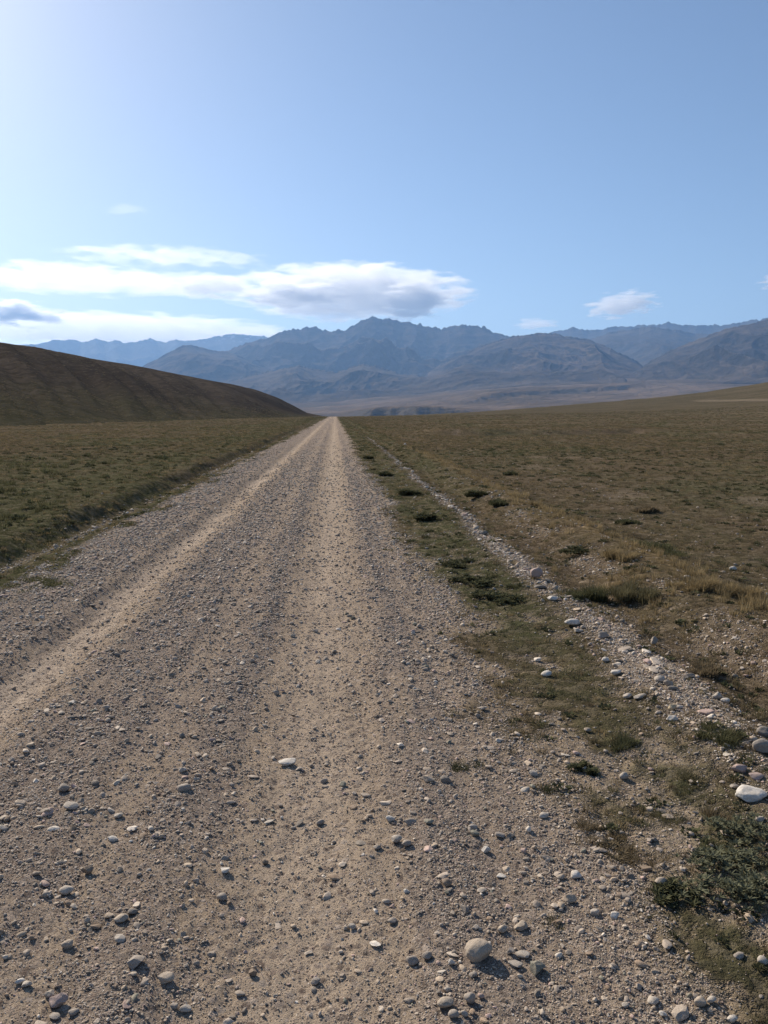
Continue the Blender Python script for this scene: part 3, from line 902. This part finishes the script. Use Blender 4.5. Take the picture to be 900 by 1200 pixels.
# ------------------------------------------------------------------ instancing with geometry nodes
def scatter_object(name, pts, rot, scl, idx, tint, sources, label, cat):
    me = bpy.data.meshes.new(name + '_points')
    n = len(pts)
    me.vertices.add(n); me.vertices.foreach_set('co', pts.astype(np.float32).ravel())
    for nm, arr, ty in (('rot', rot, 'FLOAT_VECTOR'), ('scl', scl, 'FLOAT_VECTOR'), ('tint', tint, 'FLOAT_VECTOR')):
        a = me.attributes.new(nm, ty, 'POINT'); a.data.foreach_set('vector', arr.astype(np.float32).ravel())
    a = me.attributes.new('pick', 'INT', 'POINT'); a.data.foreach_set('value', idx.astype(np.int32))
    o = bpy.data.objects.new(name, me); COL.objects.link(o)
    c = bpy.data.collections.new(name + '_sources')
    for j, s in enumerate(sources):
        q = bpy.data.objects.new(f'{name}_source_{j:02d}', s); c.objects.link(q)
    g = bpy.data.node_groups.new(name + '_scatter', 'GeometryNodeTree')
    g.interface.new_socket('Geometry', in_out='INPUT', socket_type='NodeSocketGeometry')
    g.interface.new_socket('Geometry', in_out='OUTPUT', socket_type='NodeSocketGeometry')
    gi = g.nodes.new('NodeGroupInput'); go = g.nodes.new('NodeGroupOutput')
    mp = g.nodes.new('GeometryNodeMeshToPoints')
    ip = g.nodes.new('GeometryNodeInstanceOnPoints')
    cin = g.nodes.new('GeometryNodeCollectionInfo'); cin.inputs['Collection'].default_value = c
    cin.inputs['Separate Children'].default_value = True; cin.inputs['Reset Children'].default_value = True

    def nat(nm, ty):
        a = g.nodes.new('GeometryNodeInputNamedAttribute'); a.data_type = ty; a.inputs['Name'].default_value = nm
        return a.outputs['Attribute']
    L = g.links
    L.new(gi.outputs[0], mp.inputs['Mesh']); L.new(mp.outputs[0], ip.inputs['Points'])
    L.new(cin.outputs[0], ip.inputs['Instance']); ip.inputs['Pick Instance'].default_value = True
    L.new(nat('pick', 'INT'), ip.inputs['Instance Index'])
    e2r = g.nodes.new('FunctionNodeEulerToRotation'); L.new(nat('rot', 'FLOAT_VECTOR'), e2r.inputs[0]); L.new(e2r.outputs[0], ip.inputs['Rotation'])
    L.new(nat('scl', 'FLOAT_VECTOR'), ip.inputs['Scale'])
    L.new(ip.outputs[0], go.inputs[0])
    md = o.modifiers.new('scatter', 'NODES'); md.node_group = g
    setp(o, label, cat, None, 'stuff')
    return o


P = S[~mask_ind]; T3 = C3[~mask_ind]
n = len(P)
zg = height(P[:, 0], P[:, 1])
small = [stone_mesh('pebble', 1 if k < 6 else 2, 3 + k % 6, (k % 3) * .28, (.5, random.uniform(.32, .48), random.uniform(.19, .36)), 1300 + k, M_PEBBLE) for k in range(14)]
pix = P[:, 2] / np.hypot(P[:, 0], P[:, 1])
pick = np.where(pix > .0035, rng.integers(6, 14, n), rng.integers(0, 6, n))
sc = np.stack([P[:, 2], P[:, 2], P[:, 2] * rng.uniform(.7, 1.3, n)], 1)
pts = np.stack([P[:, 0], P[:, 1], zg + P[:, 2] * rng.uniform(.06, .24, n)], 1)
rot = np.stack([rng.uniform(-.4, .4, n), rng.uniform(-.4, .4, n), rng.uniform(0, 6.28, n)], 1)
scatter_object('gravel', pts, rot, sc, pick, T3, small, 'loose grey and beige gravel strewn along the track', 'gravel')


# ------------------------------------------------------------------ plants
def mat_leaf(name, instanced, trans=.35):
    m, t, bs, out = material(name)
    if instanced:
        base = t.attr('tint', 'INSTANCER').outputs['Color']
    else:
        base = t.new('ShaderNodeObjectInfo').outputs['Color']
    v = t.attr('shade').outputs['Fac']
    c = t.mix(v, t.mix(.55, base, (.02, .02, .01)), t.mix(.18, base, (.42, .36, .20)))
    t.put(bs.inputs['Base Color'], c)
    bs.inputs['Roughness'].default_value = .6
    tr = t.new('ShaderNodeBsdfTranslucent'); t.put(tr.inputs[0], c)
    mx = t.new('ShaderNodeMixShader'); mx.inputs[0].default_value = trans
    t.l.new(bs.outputs[0], mx.inputs[1]); t.l.new(tr.outputs[0], mx.inputs[2]); t.l.new(mx.outputs[0], out.inputs[0])
    return m


M_BLADE_I = mat_leaf('grass_blades', True); M_BLADE = mat_leaf('tuft_blades', False); M_LEAF = mat_leaf('broad_leaves', False, .22)
M_LEAF_I = mat_leaf('herb_leaves', True, .22)


def blades(name, nb, rad, hgt, width, lean, seed, mat, seg=3, leafy=False, stemmy=0):
    """a clump of separate curved blades or leaves"""
    rg = np.random.default_rng(seed)
    V = []; Fc = []; sh = []
    for b in range(nb):
        a = rg.uniform(0, 6.28); q = math.sqrt(rg.random()) * rad
        bx, by = q * math.cos(a), q * math.sin(a)
        la = a + rg.normal() * .7
        ln = hgt * rg.uniform(.45, 1.1)
        le = lean * rg.uniform(.3, 1.3) * (.4 + q / max(rad, 1e-6))
        face = la + math.pi / 2 + rg.normal() * .5
        w = width * rg.uniform(.6, 1.3)
        base_z = 0
        if leafy: base_z = rg.uniform(0, hgt * .8) * (1 - (q / rad) ** 2)
        col = rg.random()
        i0 = len(V)
        for s in range(seg + 1):
            u = s / seg
            ox = le * ln * u ** 1.5
            zz = base_z + ln * (u - .25 * min(le, 1.6) * u * u)
            cx = bx + ox * math.cos(la); cy = by + ox * math.sin(la)
            ww = w * (math.sin(math.pi * min(.97, .12 + .85 * u)) if leafy else (1 - u ** 1.5)) + w * .04
            if s == seg:
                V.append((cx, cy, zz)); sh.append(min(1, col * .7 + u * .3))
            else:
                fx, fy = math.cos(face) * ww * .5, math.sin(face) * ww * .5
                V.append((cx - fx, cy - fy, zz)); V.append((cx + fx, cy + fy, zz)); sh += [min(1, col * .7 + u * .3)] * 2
        for s in range(seg - 1):
            k = i0 + 2 * s
            Fc.append((k, k + 1, k + 3, k + 2))
        k = i0 + 2 * (seg - 1)
        Fc.append((k, k + 1, k + 2))
    me = bpy.data.meshes.new(name)
    me.from_pydata(V, [], Fc)
    at = me.attributes.new('shade', 'FLOAT', 'POINT'); at.data.foreach_set('value', np.array(sh, np.float32))
    me.materials.append(mat)
    return me


def patchy(name, rad, hgt, n, kind, width, seed, mat):
    """an irregular clump: several sub-clumps of different size and height, thinning outwards"""
    rg = np.random.default_rng(seed)
    subs = []
    for k in range(int(rg.integers(6, 11))):
        a = rg.uniform(0, 6.28); q = rad * math.sqrt(rg.random()) * .8
        subs.append((q * math.cos(a), q * math.sin(a), rad * rg.uniform(.16, .42), rg.uniform(.45, 1.1) * (1 - .45 * (q / rad) ** 2)))
    wts = np.array([q[2] ** 1.7 for q in subs]); wts /= wts.sum()
    V = []; Fc = []; sh = []

    def blade(bx, by, bz, la, ln, le, w, col, seg=3, leafy=False):
        i0 = len(V); face = la + math.pi / 2 + rg.normal() * .5
        for s in range(seg + 1):
            u = s / seg
            ox = le * ln * u ** 1.5; zz = bz + ln * (u - .3 * min(le, 1.6) * u * u)
            cx = bx + ox * math.cos(la); cy = by + ox * math.sin(la)
            ww = w * (math.sin(math.pi * min(.97, .12 + .85 * u)) if leafy else (1 - u ** 1.5)) + w * .04
            if s == seg:
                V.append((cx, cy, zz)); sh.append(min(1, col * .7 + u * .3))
            else:
                fx, fy = math.cos(face) * ww * .5, math.sin(face) * ww * .5
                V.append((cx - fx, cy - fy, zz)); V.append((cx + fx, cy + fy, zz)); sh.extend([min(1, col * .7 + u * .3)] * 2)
        for s in range(seg - 1):
            k = i0 + 2 * s; Fc.append((k, k + 1, k + 3, k + 2))
        k = i0 + 2 * (seg - 1); Fc.append((k, k + 1, k + 2))
    if kind == 'grass':
        for b in range(n):
            cx, cy, cr, chh = subs[rg.choice(len(subs), p=wts)]
            bx = cx + rg.normal() * cr * .55; by = cy + rg.normal() * cr * .55
            a = math.atan2(by - cy, bx - cx)
            blade(bx, by, 0, a + rg.normal() * .8, hgt * chh * rg.uniform(.35, 1.15), rg.uniform(.15, .9), width * rg.uniform(.6, 1.3), rg.random())
    else:
        for b in range(n // 9):                    # rosettes of short leaves on short stems
            cx, cy, cr, chh = subs[rg.choice(len(subs), p=wts)]
            ox, oy = rg.normal() * .55, rg.normal() * .55
            bx = cx + ox * cr; by = cy + oy * cr
            bz = hgt * chh * max(0, 1 - (ox * ox + oy * oy) * .5) * rg.uniform(.1, .8)
            ln = width * rg.uniform(2.2, 4.2); a0 = rg.uniform(0, 6.28); col = rg.random()
            for q in range(9):
                blade(bx, by, bz, a0 + q * 2.4, ln * rg.uniform(.6, 1.1), rg.uniform(.5, 1.5), width * rg.uniform(.7, 1.1), min(1, max(0, col + rg.normal() * .25)), 3, True)
    me = bpy.data.meshes.new(name)
    me.from_pydata(V, [], Fc)
    at = me.attributes.new('shade', 'FLOAT', 'POINT'); at.data.foreach_set('value', np.array(sh, np.float32))
    me.materials.append(mat)
    return me


GREEN = (.095, .102, .052); DGREEN = (.062, .073, .040); SAGE = (.14, .155, .105); DRY = (.34, .255, .14); BROWN = (.20, .152, .10); OLIVE = (.14, .126, .072)

PLANTS = [  # px, py (base), width px, height m, kind, tint, name, label, cat
    (892, 1078, 165, .15, 'leafy', SAGE, 'thistle', 'big spiny sage-green plant spreading at the bottom right corner', 'plant'),
    (915, 1008, 120, .17, 'leafy', SAGE, 'thistle', 'sage-green leafy plant at the right edge behind the biggest one', 'plant'),
    (800, 1060, 55, .07, 'leafy', DGREEN, 'herb', 'low dark green runner left of the big spiny plant', 'plant'),
    (587, 706, 62, .10, 'leafy', DGREEN, 'shrub', 'dark leafy cushion right beside the strip, nearest of three', 'shrub'),
    (556, 686, 45, .09, 'leafy', DGREEN, 'shrub', 'dark leafy cushion on the verge, middle of three', 'shrub'),
    (547, 664, 42, .08, 'leafy', DGREEN, 'shrub', 'dark leafy cushion on the verge, farthest of three', 'shrub'),
    (691, 704, 55, .17, 'grass', DGREEN, 'grass_clump', 'dense dark green clump right of the pink boulder', 'grass clump'),
    (749, 704, 50, .20, 'grass', OLIVE, 'grass_clump', 'yellow-green tall clump beside the dark one', 'grass clump'),
    (680, 648, 40, .10, 'leafy', DGREEN, 'shrub', 'low dark bush beyond the stony strip', 'shrub'),
    (775, 650, 62, .14, 'grass', GREEN, 'grass_clump', 'green bushy clump in the field behind the yellow grass', 'grass clump'),
    (753, 640, 42, .12, 'grass', GREEN, 'grass_clump', 'thin green clump left behind the bushy one', 'grass clump'),
    (688, 908, 34, .06, 'leafy', DGREEN, 'herb', 'dark green herb between the strip and the track', 'plant'),
    (642, 930, 24, .05, 'grass', DGREEN, 'grass_tuft', 'small dark tuft left of the dark green herb', 'grass tuft'),
    (742, 878, 44, .07, 'grass', DGREEN, 'grass_tuft', 'dark green tuft at the near end of the strip', 'grass tuft'),
    (541, 902, 50, .03, 'grass', DGREEN, 'grass_tuft', 'thin dark mat of grass on the right edge of the sand track', 'grass tuft'),
    (655, 1090, 38, .035, 'grass', OLIVE, 'grass_tuft', 'small olive tuft alone on sand above the bottom stones', 'grass tuft'),
    (700, 985, 62, .045, 'grass', BROWN, 'grass_tuft', 'wide dry brown tuft right of the track', 'grass tuft'),
    (762, 1012, 62, .05, 'grass', BROWN, 'grass_tuft', 'dry brown tuft left above the round stone', 'grass tuft'),
    (716, 1005, 46, .035, 'leafy', BROWN, 'herb', 'withered twiggy plant between two dry tufts', 'plant'),
    (790, 965, 45, .05, 'grass', OLIVE, 'grass_tuft', 'olive tuft left of the big white stone', 'grass tuft'),
    (850, 960, 34, .05, 'grass', BROWN, 'grass_tuft', 'brown tuft directly under the big white stone', 'grass tuft'),
    (850, 868, 50, .09, 'grass', GREEN, 'grass_tuft', 'green tuft left of the dark grey stone at the right edge', 'grass tuft'),
    (810, 920, 36, .05, 'grass', OLIVE, 'grass_tuft', 'olive tuft amid pebbles left of the pinkish stone', 'grass tuft'),
    (480, 580, 17, .10, 'leafy', DGREEN, 'shrub', 'dark small bush beside the road, far verge', 'shrub'),
    (452, 558, 14, .10, 'leafy', DGREEN, 'shrub', 'small dark bush far along the verge', 'shrub'),
    (560, 583, 18, .16, 'leafy', DGREEN, 'shrub', 'dark bush right of the far stony strip', 'shrub'),
    (588, 592, 20, .14, 'grass', DGREEN, 'grass_clump', 'dark clump next to the bush beyond the far strip', 'grass clump'),
    (430, 538, 10, .12, 'leafy', DGREEN, 'shrub', 'farthest dark bush at the road side', 'shrub'),
    (763, 601, 22, .16, 'grass', BROWN, 'grass_clump', 'dark brown tussock alone in the field', 'grass clump'),
    (735, 615, 26, .12, 'grass', DGREEN, 'grass_clump', 'dark green tussock left of the brown one', 'grass clump'),
    (585, 590, 18, .12, 'grass', BROWN, 'grass_clump', 'brown tussock behind the far strip', 'grass clump'),
    (600, 557, 12, .18, 'grass', DGREEN, 'grass_clump', 'dark tussock far off in the right field', 'grass clump'),
    (843, 522, 14, .22, 'grass', DGREEN, 'grass_clump', 'dark tussock far right near the top of the field', 'grass clump'),
    (826, 790, 40, .08, 'grass', BROWN, 'grass_tuft', 'brown tuft behind the touching pair of stones', 'grass tuft'),
    (868, 700, 46, .16, 'grass', DRY, 'grass_clump', 'golden dry grass clump at the right', 'grass clump'),
    (815, 690, 46, .17, 'grass', DRY, 'grass_clump', 'golden dry grass clump just beyond the yellow-green one', 'grass clump'),
    (735, 655, 40, .15, 'grass', DRY, 'grass_clump', 'golden dry grass clump before the green bushy clump', 'grass clump'),
    (500, 610, 18, .07, 'leafy', DGREEN, 'shrub', 'flat dark bush between road and far strip', 'shrub'),
    (30, 692, 80, .06, 'grass', GREEN, 'grass_tuft', 'green turf patch at the left edge of the road', 'grass tuft'),
]
for j, (px, py, w, h, kind, tint, nm, label, cat) in enumerate(PLANTS):
    x, y, dep = ground_hit(px, py)
    rad = w * dep / F_PX * .5 * (1.3 if py < 760 else 1.1)
    h = h * .85
    y2 = y + rad * .5
    if kind == 'leafy':
        lw = {True: .0064, False: .013 if dep < 12 else .03}[dep < 4]
        nb = int(min(9000, 1000 + 1.3 * rad * rad / (lw * lw)))
        me = patchy(nm, rad, h * .8, nb, kind, lw, 2000 + j, M_LEAF)
    else:
        nb = int(min(2600, 200 + 6000 * rad * rad / .05))
        me = patchy(nm, rad, h, nb, kind, .0028 if dep < 4 else (.006 if dep < 12 else .02), 2000 + j, M_BLADE)
    o = bpy.data.objects.new(nm, me); COL.objects.link(o)
    z = float(height(np.array([x]), np.array([y2]))[0])
    o.location = (x, y2, z - .008)
    o.rotation_euler = (0, 0, 0)
    o.color = (*tint, 1)
    setp(o, label, cat, {'thistle': 'spiny plants at the right', 'herb': 'low herbs on the verge', 'shrub': 'small dark bushes along the verge'}.get(nm, 'grass tufts off the track'))

# --- turf: short grass tufts near, tussocks far
def scatter_grass():
    X = []; Y = []; Sx = []; Sz = []; K = []; T = []
    az_lo, az_hi = R(-25.5), R(32.5)
    r0 = 1.8
    while r0 < 330:
        r1 = min(r0 * 1.15, 330)
        area = .5 * (r1 * r1 - r0 * r0) * (az_hi - az_lo)
        if r0 < 40:
            dens = 380 if r0 < 4 else 380 * (4 / r0) ** 1.6
        else:
            dens = 380 * (4 / 40) ** 1.6 * (40 / r0) ** 1.75
        n = int(dens * area)
        r = np.sqrt(rng.uniform(r0 * r0, r1 * r1, n)); a = rng.uniform(az_lo, az_hi, n)
        x = r * np.sin(a); y = r * np.cos(a)
        Z = zones(x, y)
        cl = sm(-.25, .3, fbm(x / .4, y / .5, 221, 3)) if r0 < 30 else 1.0
        p = Z['grass'] * (.25 + .75 * cl)
        p = p * (1 - .45 * sm(.6, 1., x) * (1 - sm(1.5, 2.6, x)) * (1 - sm(6, 14, r)))
        # not on the hill
        Fh = np.interp(a, hill_az, hill_F)
        p = np.where((a < AZ0) & (r > Fh + 60), p * .25, p)
        k = rng.random(n) < p
        x, y, r = x[k], y[k], r[k]; g = Z['green'][k]; ye = Z['yellow'][k]; n = len(x)
        if not n: r0 = r1; continue
        base = np.interp(r, [0, 4, 12, 40, 120, 330], [.026, .030, .05, .11, .20, .42])
        s = base * rng.uniform(.5, 1.5, n)
        hz = np.interp(r, [0, 5, 15, 40, 330], [.022, .028, .04, .07, .15]) * rng.uniform(.5, 1.5, n)
        lush = (x < -4.3) & (x > -9.5) & (r > 6) & (r < 30) & (rng.random(n) < .45 * sm(-.1, .3, fbm(x / 1.6, y / 3.0, 231, 3)))
        hz = np.where(lush, hz * 2.2, hz); s = np.where(lush, s * 1.3, s)
        tall = rng.random(n) < ye * .9
        hz = np.where(tall, rng.uniform(.05, .13, n), hz)
        q = rng.random(n)
        col = np.where((q < g * .8)[:, None], np.array(DGREEN) * .55 + np.array(GREEN) * .55, np.where((rng.random(n) < .35)[:, None], np.array(OLIVE), np.array(BROWN)))
        col = np.where(((rng.random(n) < .22) & (r < 90))[:, None], np.array(DRY) * .85, col)
        col = np.where(lush[:, None], np.array(GREEN) * .9, col)
        col = np.where(tall[:, None], np.array(DRY), col) * rng.uniform(.65, 1.3, (n, 1))
        kd = rng.integers(0, 5, n)
        herb = (~tall) & (rng.random(n) < .12) & (r < 40)
        kd = np.where(herb, rng.integers(5, 7, n), kd)
        col = np.where(herb[:, None], np.array(DGREEN) * rng.uniform(.7, 1.5, (n, 1)), col)
        X.append(x); Y.append(y); Sx.append(s); Sz.append(hz); K.append(kd); T.append(col)
        r0 = r1
    return [np.concatenate(v) for v in (X, Y, Sx, Sz, K, T)]


gx, gy, gsx, gsz, gk, gt = scatter_grass()
print('tufts', len(gx))
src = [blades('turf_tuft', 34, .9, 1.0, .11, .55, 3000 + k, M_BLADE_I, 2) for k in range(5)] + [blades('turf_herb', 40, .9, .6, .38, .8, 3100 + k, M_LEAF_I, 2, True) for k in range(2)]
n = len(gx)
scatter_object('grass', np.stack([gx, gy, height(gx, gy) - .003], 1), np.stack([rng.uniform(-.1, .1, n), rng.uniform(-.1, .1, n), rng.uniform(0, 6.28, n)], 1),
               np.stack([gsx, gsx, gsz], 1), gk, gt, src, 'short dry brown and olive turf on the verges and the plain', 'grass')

# ------------------------------------------------------------------ haze
def closed_box(name, lo, hi, mat):
    me = bpy.data.meshes.new(name)
    v = [(x, y, z) for x in (lo[0], hi[0]) for y in (lo[1], hi[1]) for z in (lo[2], hi[2])]
    f = [(0, 1, 3, 2), (4, 6, 7, 5), (0, 4, 5, 1), (2, 3, 7, 6), (0, 2, 6, 4), (1, 5, 7, 3)]
    me.from_pydata(v, [], f); me.materials.append(mat)
    o = bpy.data.objects.new(name, me); COL.objects.link(o)
    return o


HAZE_DENSITY = 4.3e-5
hm = bpy.data.materials.new('haze'); hm.use_nodes = True
t = NT(hm.node_tree)
for nd in list(t.n): t.n.remove(nd)
out = t.new('ShaderNodeOutputMaterial'); pv = t.new('ShaderNodeVolumePrincipled')
pv.inputs['Color'].default_value = (.31, .56, 1.0, 1); pv.inputs['Density'].default_value = HAZE_DENSITY; pv.inputs['Anisotropy'].default_value = .25
t.l.new(pv.outputs[0], out.inputs['Volume'])
hz = closed_box('haze', (-16000, -9900, -260), (16000, 22500, 2250), hm)
setp(hz, 'thin blue haze over the valley and mountains', kind='stuff')

# ------------------------------------------------------------------ clouds
SUN_AZ, SUN_EL = R(-33), R(30)


def mat_cloud(name, dens, scale, thresh, detail=8):
    m = bpy.data.materials.new(name); m.use_nodes = True
    t = NT(m.node_tree)
    for nd in list(t.n): t.n.remove(nd)
    out = t.new('ShaderNodeOutputMaterial'); pv = t.new('ShaderNodeVolumePrincipled')
    tc = t.new('ShaderNodeTexCoord').outputs['Object']      # unit ellipsoid coordinates
    pos = t.new('ShaderNodeNewGeometry').outputs['Position']
    ln = t.new('ShaderNodeVectorMath', operation='LENGTH'); t.l.new(tc, ln.inputs[0])
    mp = t.new('ShaderNodeMapping'); t.l.new(pos, mp.inputs[0]); mp.inputs['Scale'].default_value = (.8, .7, 4.2)
    n = t.noise(mp.outputs[0], scale, detail, .6).outputs['Fac']
    body = t.math('SUBTRACT', 1.0, t.math('POWER', ln.outputs['Value'], 1.6))
    v = t.math('ADD', t.math('MULTIPLY', t.math('SUBTRACT', n, .5), 3.0), t.math('SUBTRACT', body, thresh))
    dn = t.range(v, 0, .38, 0, dens)
    t.put(pv.inputs['Density'], dn)
    pv.inputs['Color'].default_value = (.93, .935, .95, 1); pv.inputs['Anisotropy'].default_value = .5
    t.l.new(pv.outputs[0], out.inputs['Volume'])
    return m


def cloud(px0, px1, py0, py1, dist, depth, dens, scale, thresh, label, tilt=0):
    a0, s0 = sight(px0, (py0 + py1) / 2); a1, s1 = sight(px1, (py0 + py1) / 2)
    a = (a0 + a1) / 2
    zt = dist * sight((px0 + px1) / 2, py0)[1]; zb = dist * sight((px0 + px1) / 2, py1)[1]
    hw = dist * math.tan(abs(a1 - a0) / 2)
    bm = bmesh.new(); bmesh.ops.create_icosphere(bm, subdivisions=3, radius=1)
    me = bpy.data.meshes.new('cloud'); bm.to_mesh(me); bm.free()
    me.materials.append(mat_cloud('cloud_vapour', dens, scale, thresh))
    o = bpy.data.objects.new('cloud', me); COL.objects.link(o)
    o.scale = (hw * 1.15, depth / 2, (zt - zb) / 2 * 1.25)
    o.location = (dist * math.sin(a), dist * math.cos(a), (zt + zb) / 2)
    o.rotation_euler = (0, tilt, -a)
    setp(o, label, 'cloud', 'clouds above the mountains')
    return o


cloud(272, 545, 312, 372, 34000, 4500, .0012, .0011, .15, 'large flat layered white cloud above the central peak')
cloud(280, 410, 326, 362, 31500, 2200, .0030, .0013, .42, 'grey-bellied small cloud under the left half of the large layered one')
cloud(440, 530, 326, 376, 31500, 2200, .0028, .0014, .38, 'grey-bellied small cloud under the right half of the large layered one')
cloud(180, 300, 318, 350, 33600, 3000, .0016, .0012, .40, 'smaller white cloud joined to the left of the large one')
cloud(50, 335, 289, 312, 34200, 3000, .00045, .0012, .40, 'long thin white streak of cloud, topmost on the left')
cloud(-90, 280, 312, 344, 34800, 4500, .0006, .0011, .3, 'broad white cloud bank reaching in from the left edge')
cloud(-60, 80, 350, 383, 31500, 2500, .0045, .0012, .42, 'grey-bottomed cloud low at the left edge')
cloud(-90, 340, 368, 406, 36500, 5000, .0008, .0011, .12, 'low white cloud band just above the far left range')
cloud(681, 777, 342, 372, 32000, 1500, .0030, .0018, .40, 'small white cloud alone in the sky on the right', R(-6))
cloud(888, 960, 320, 340, 32000, 1500, .0030, .0016, .30, 'bit of white cloud cut by the right edge')
cloud(600, 655, 373, 386, 36000, 1500, .0014, .0018, .30, 'faint small cloud just above the ridge right of centre')
cloud(120, 175, 240, 252, 36000, 1200, .00018, .0016, .35, 'faint wisp high on the left')

# ------------------------------------------------------------------ light
w = bpy.data.worlds.new('World'); scene.world = w; w.use_nodes = True
wt = NT(w.node_tree)
for nd in list(wt.n): wt.n.remove(nd)
wo = wt.new('ShaderNodeOutputWorld'); bg = wt.new('ShaderNodeBackground'); sky = wt.new('ShaderNodeTexSky')
sky.sky_type = 'NISHITA'; sky.sun_disc = False
sky.sun_elevation = SUN_EL; sky.sun_rotation = SUN_AZ
sky.altitude = 2100; sky.air_density = 1.1; sky.dust_density = 2.7; sky.ozone_density = 1.9
bg.inputs[1].default_value = .076
wt.l.new(sky.outputs[0], bg.inputs[0]); wt.l.new(bg.outputs[0], wo.inputs[0])
sun = bpy.data.lights.new('sun', 'SUN'); sun.energy = 5.0; sun.angle = R(.53); sun.color = (1, .885, .73)
so = bpy.data.objects.new('sun', sun); COL.objects.link(so)
dv = Vector((math.sin(SUN_AZ) * math.cos(SUN_EL), math.cos(SUN_AZ) * math.cos(SUN_EL), math.sin(SUN_EL)))
so.rotation_euler = dv.to_track_quat('Z', 'Y').to_euler()
so.location = (0, 0, 50)

scene.view_settings.view_transform = 'Standard'
scene.view_settings.look = 'None'
scene.view_settings.exposure = 0.6
scene.view_settings.gamma = 1
cy = scene.cycles
cy.use_denoising = True
cy.max_bounces = 12; cy.diffuse_bounces = 2; cy.glossy_bounces = 2; cy.transmission_bounces = 2; cy.volume_bounces = 10
cy.transparent_max_bounces = 8
cy.volume_step_rate = .6; cy.volume_max_steps = 128
cy.caustics_reflective = False; cy.caustics_refractive = False
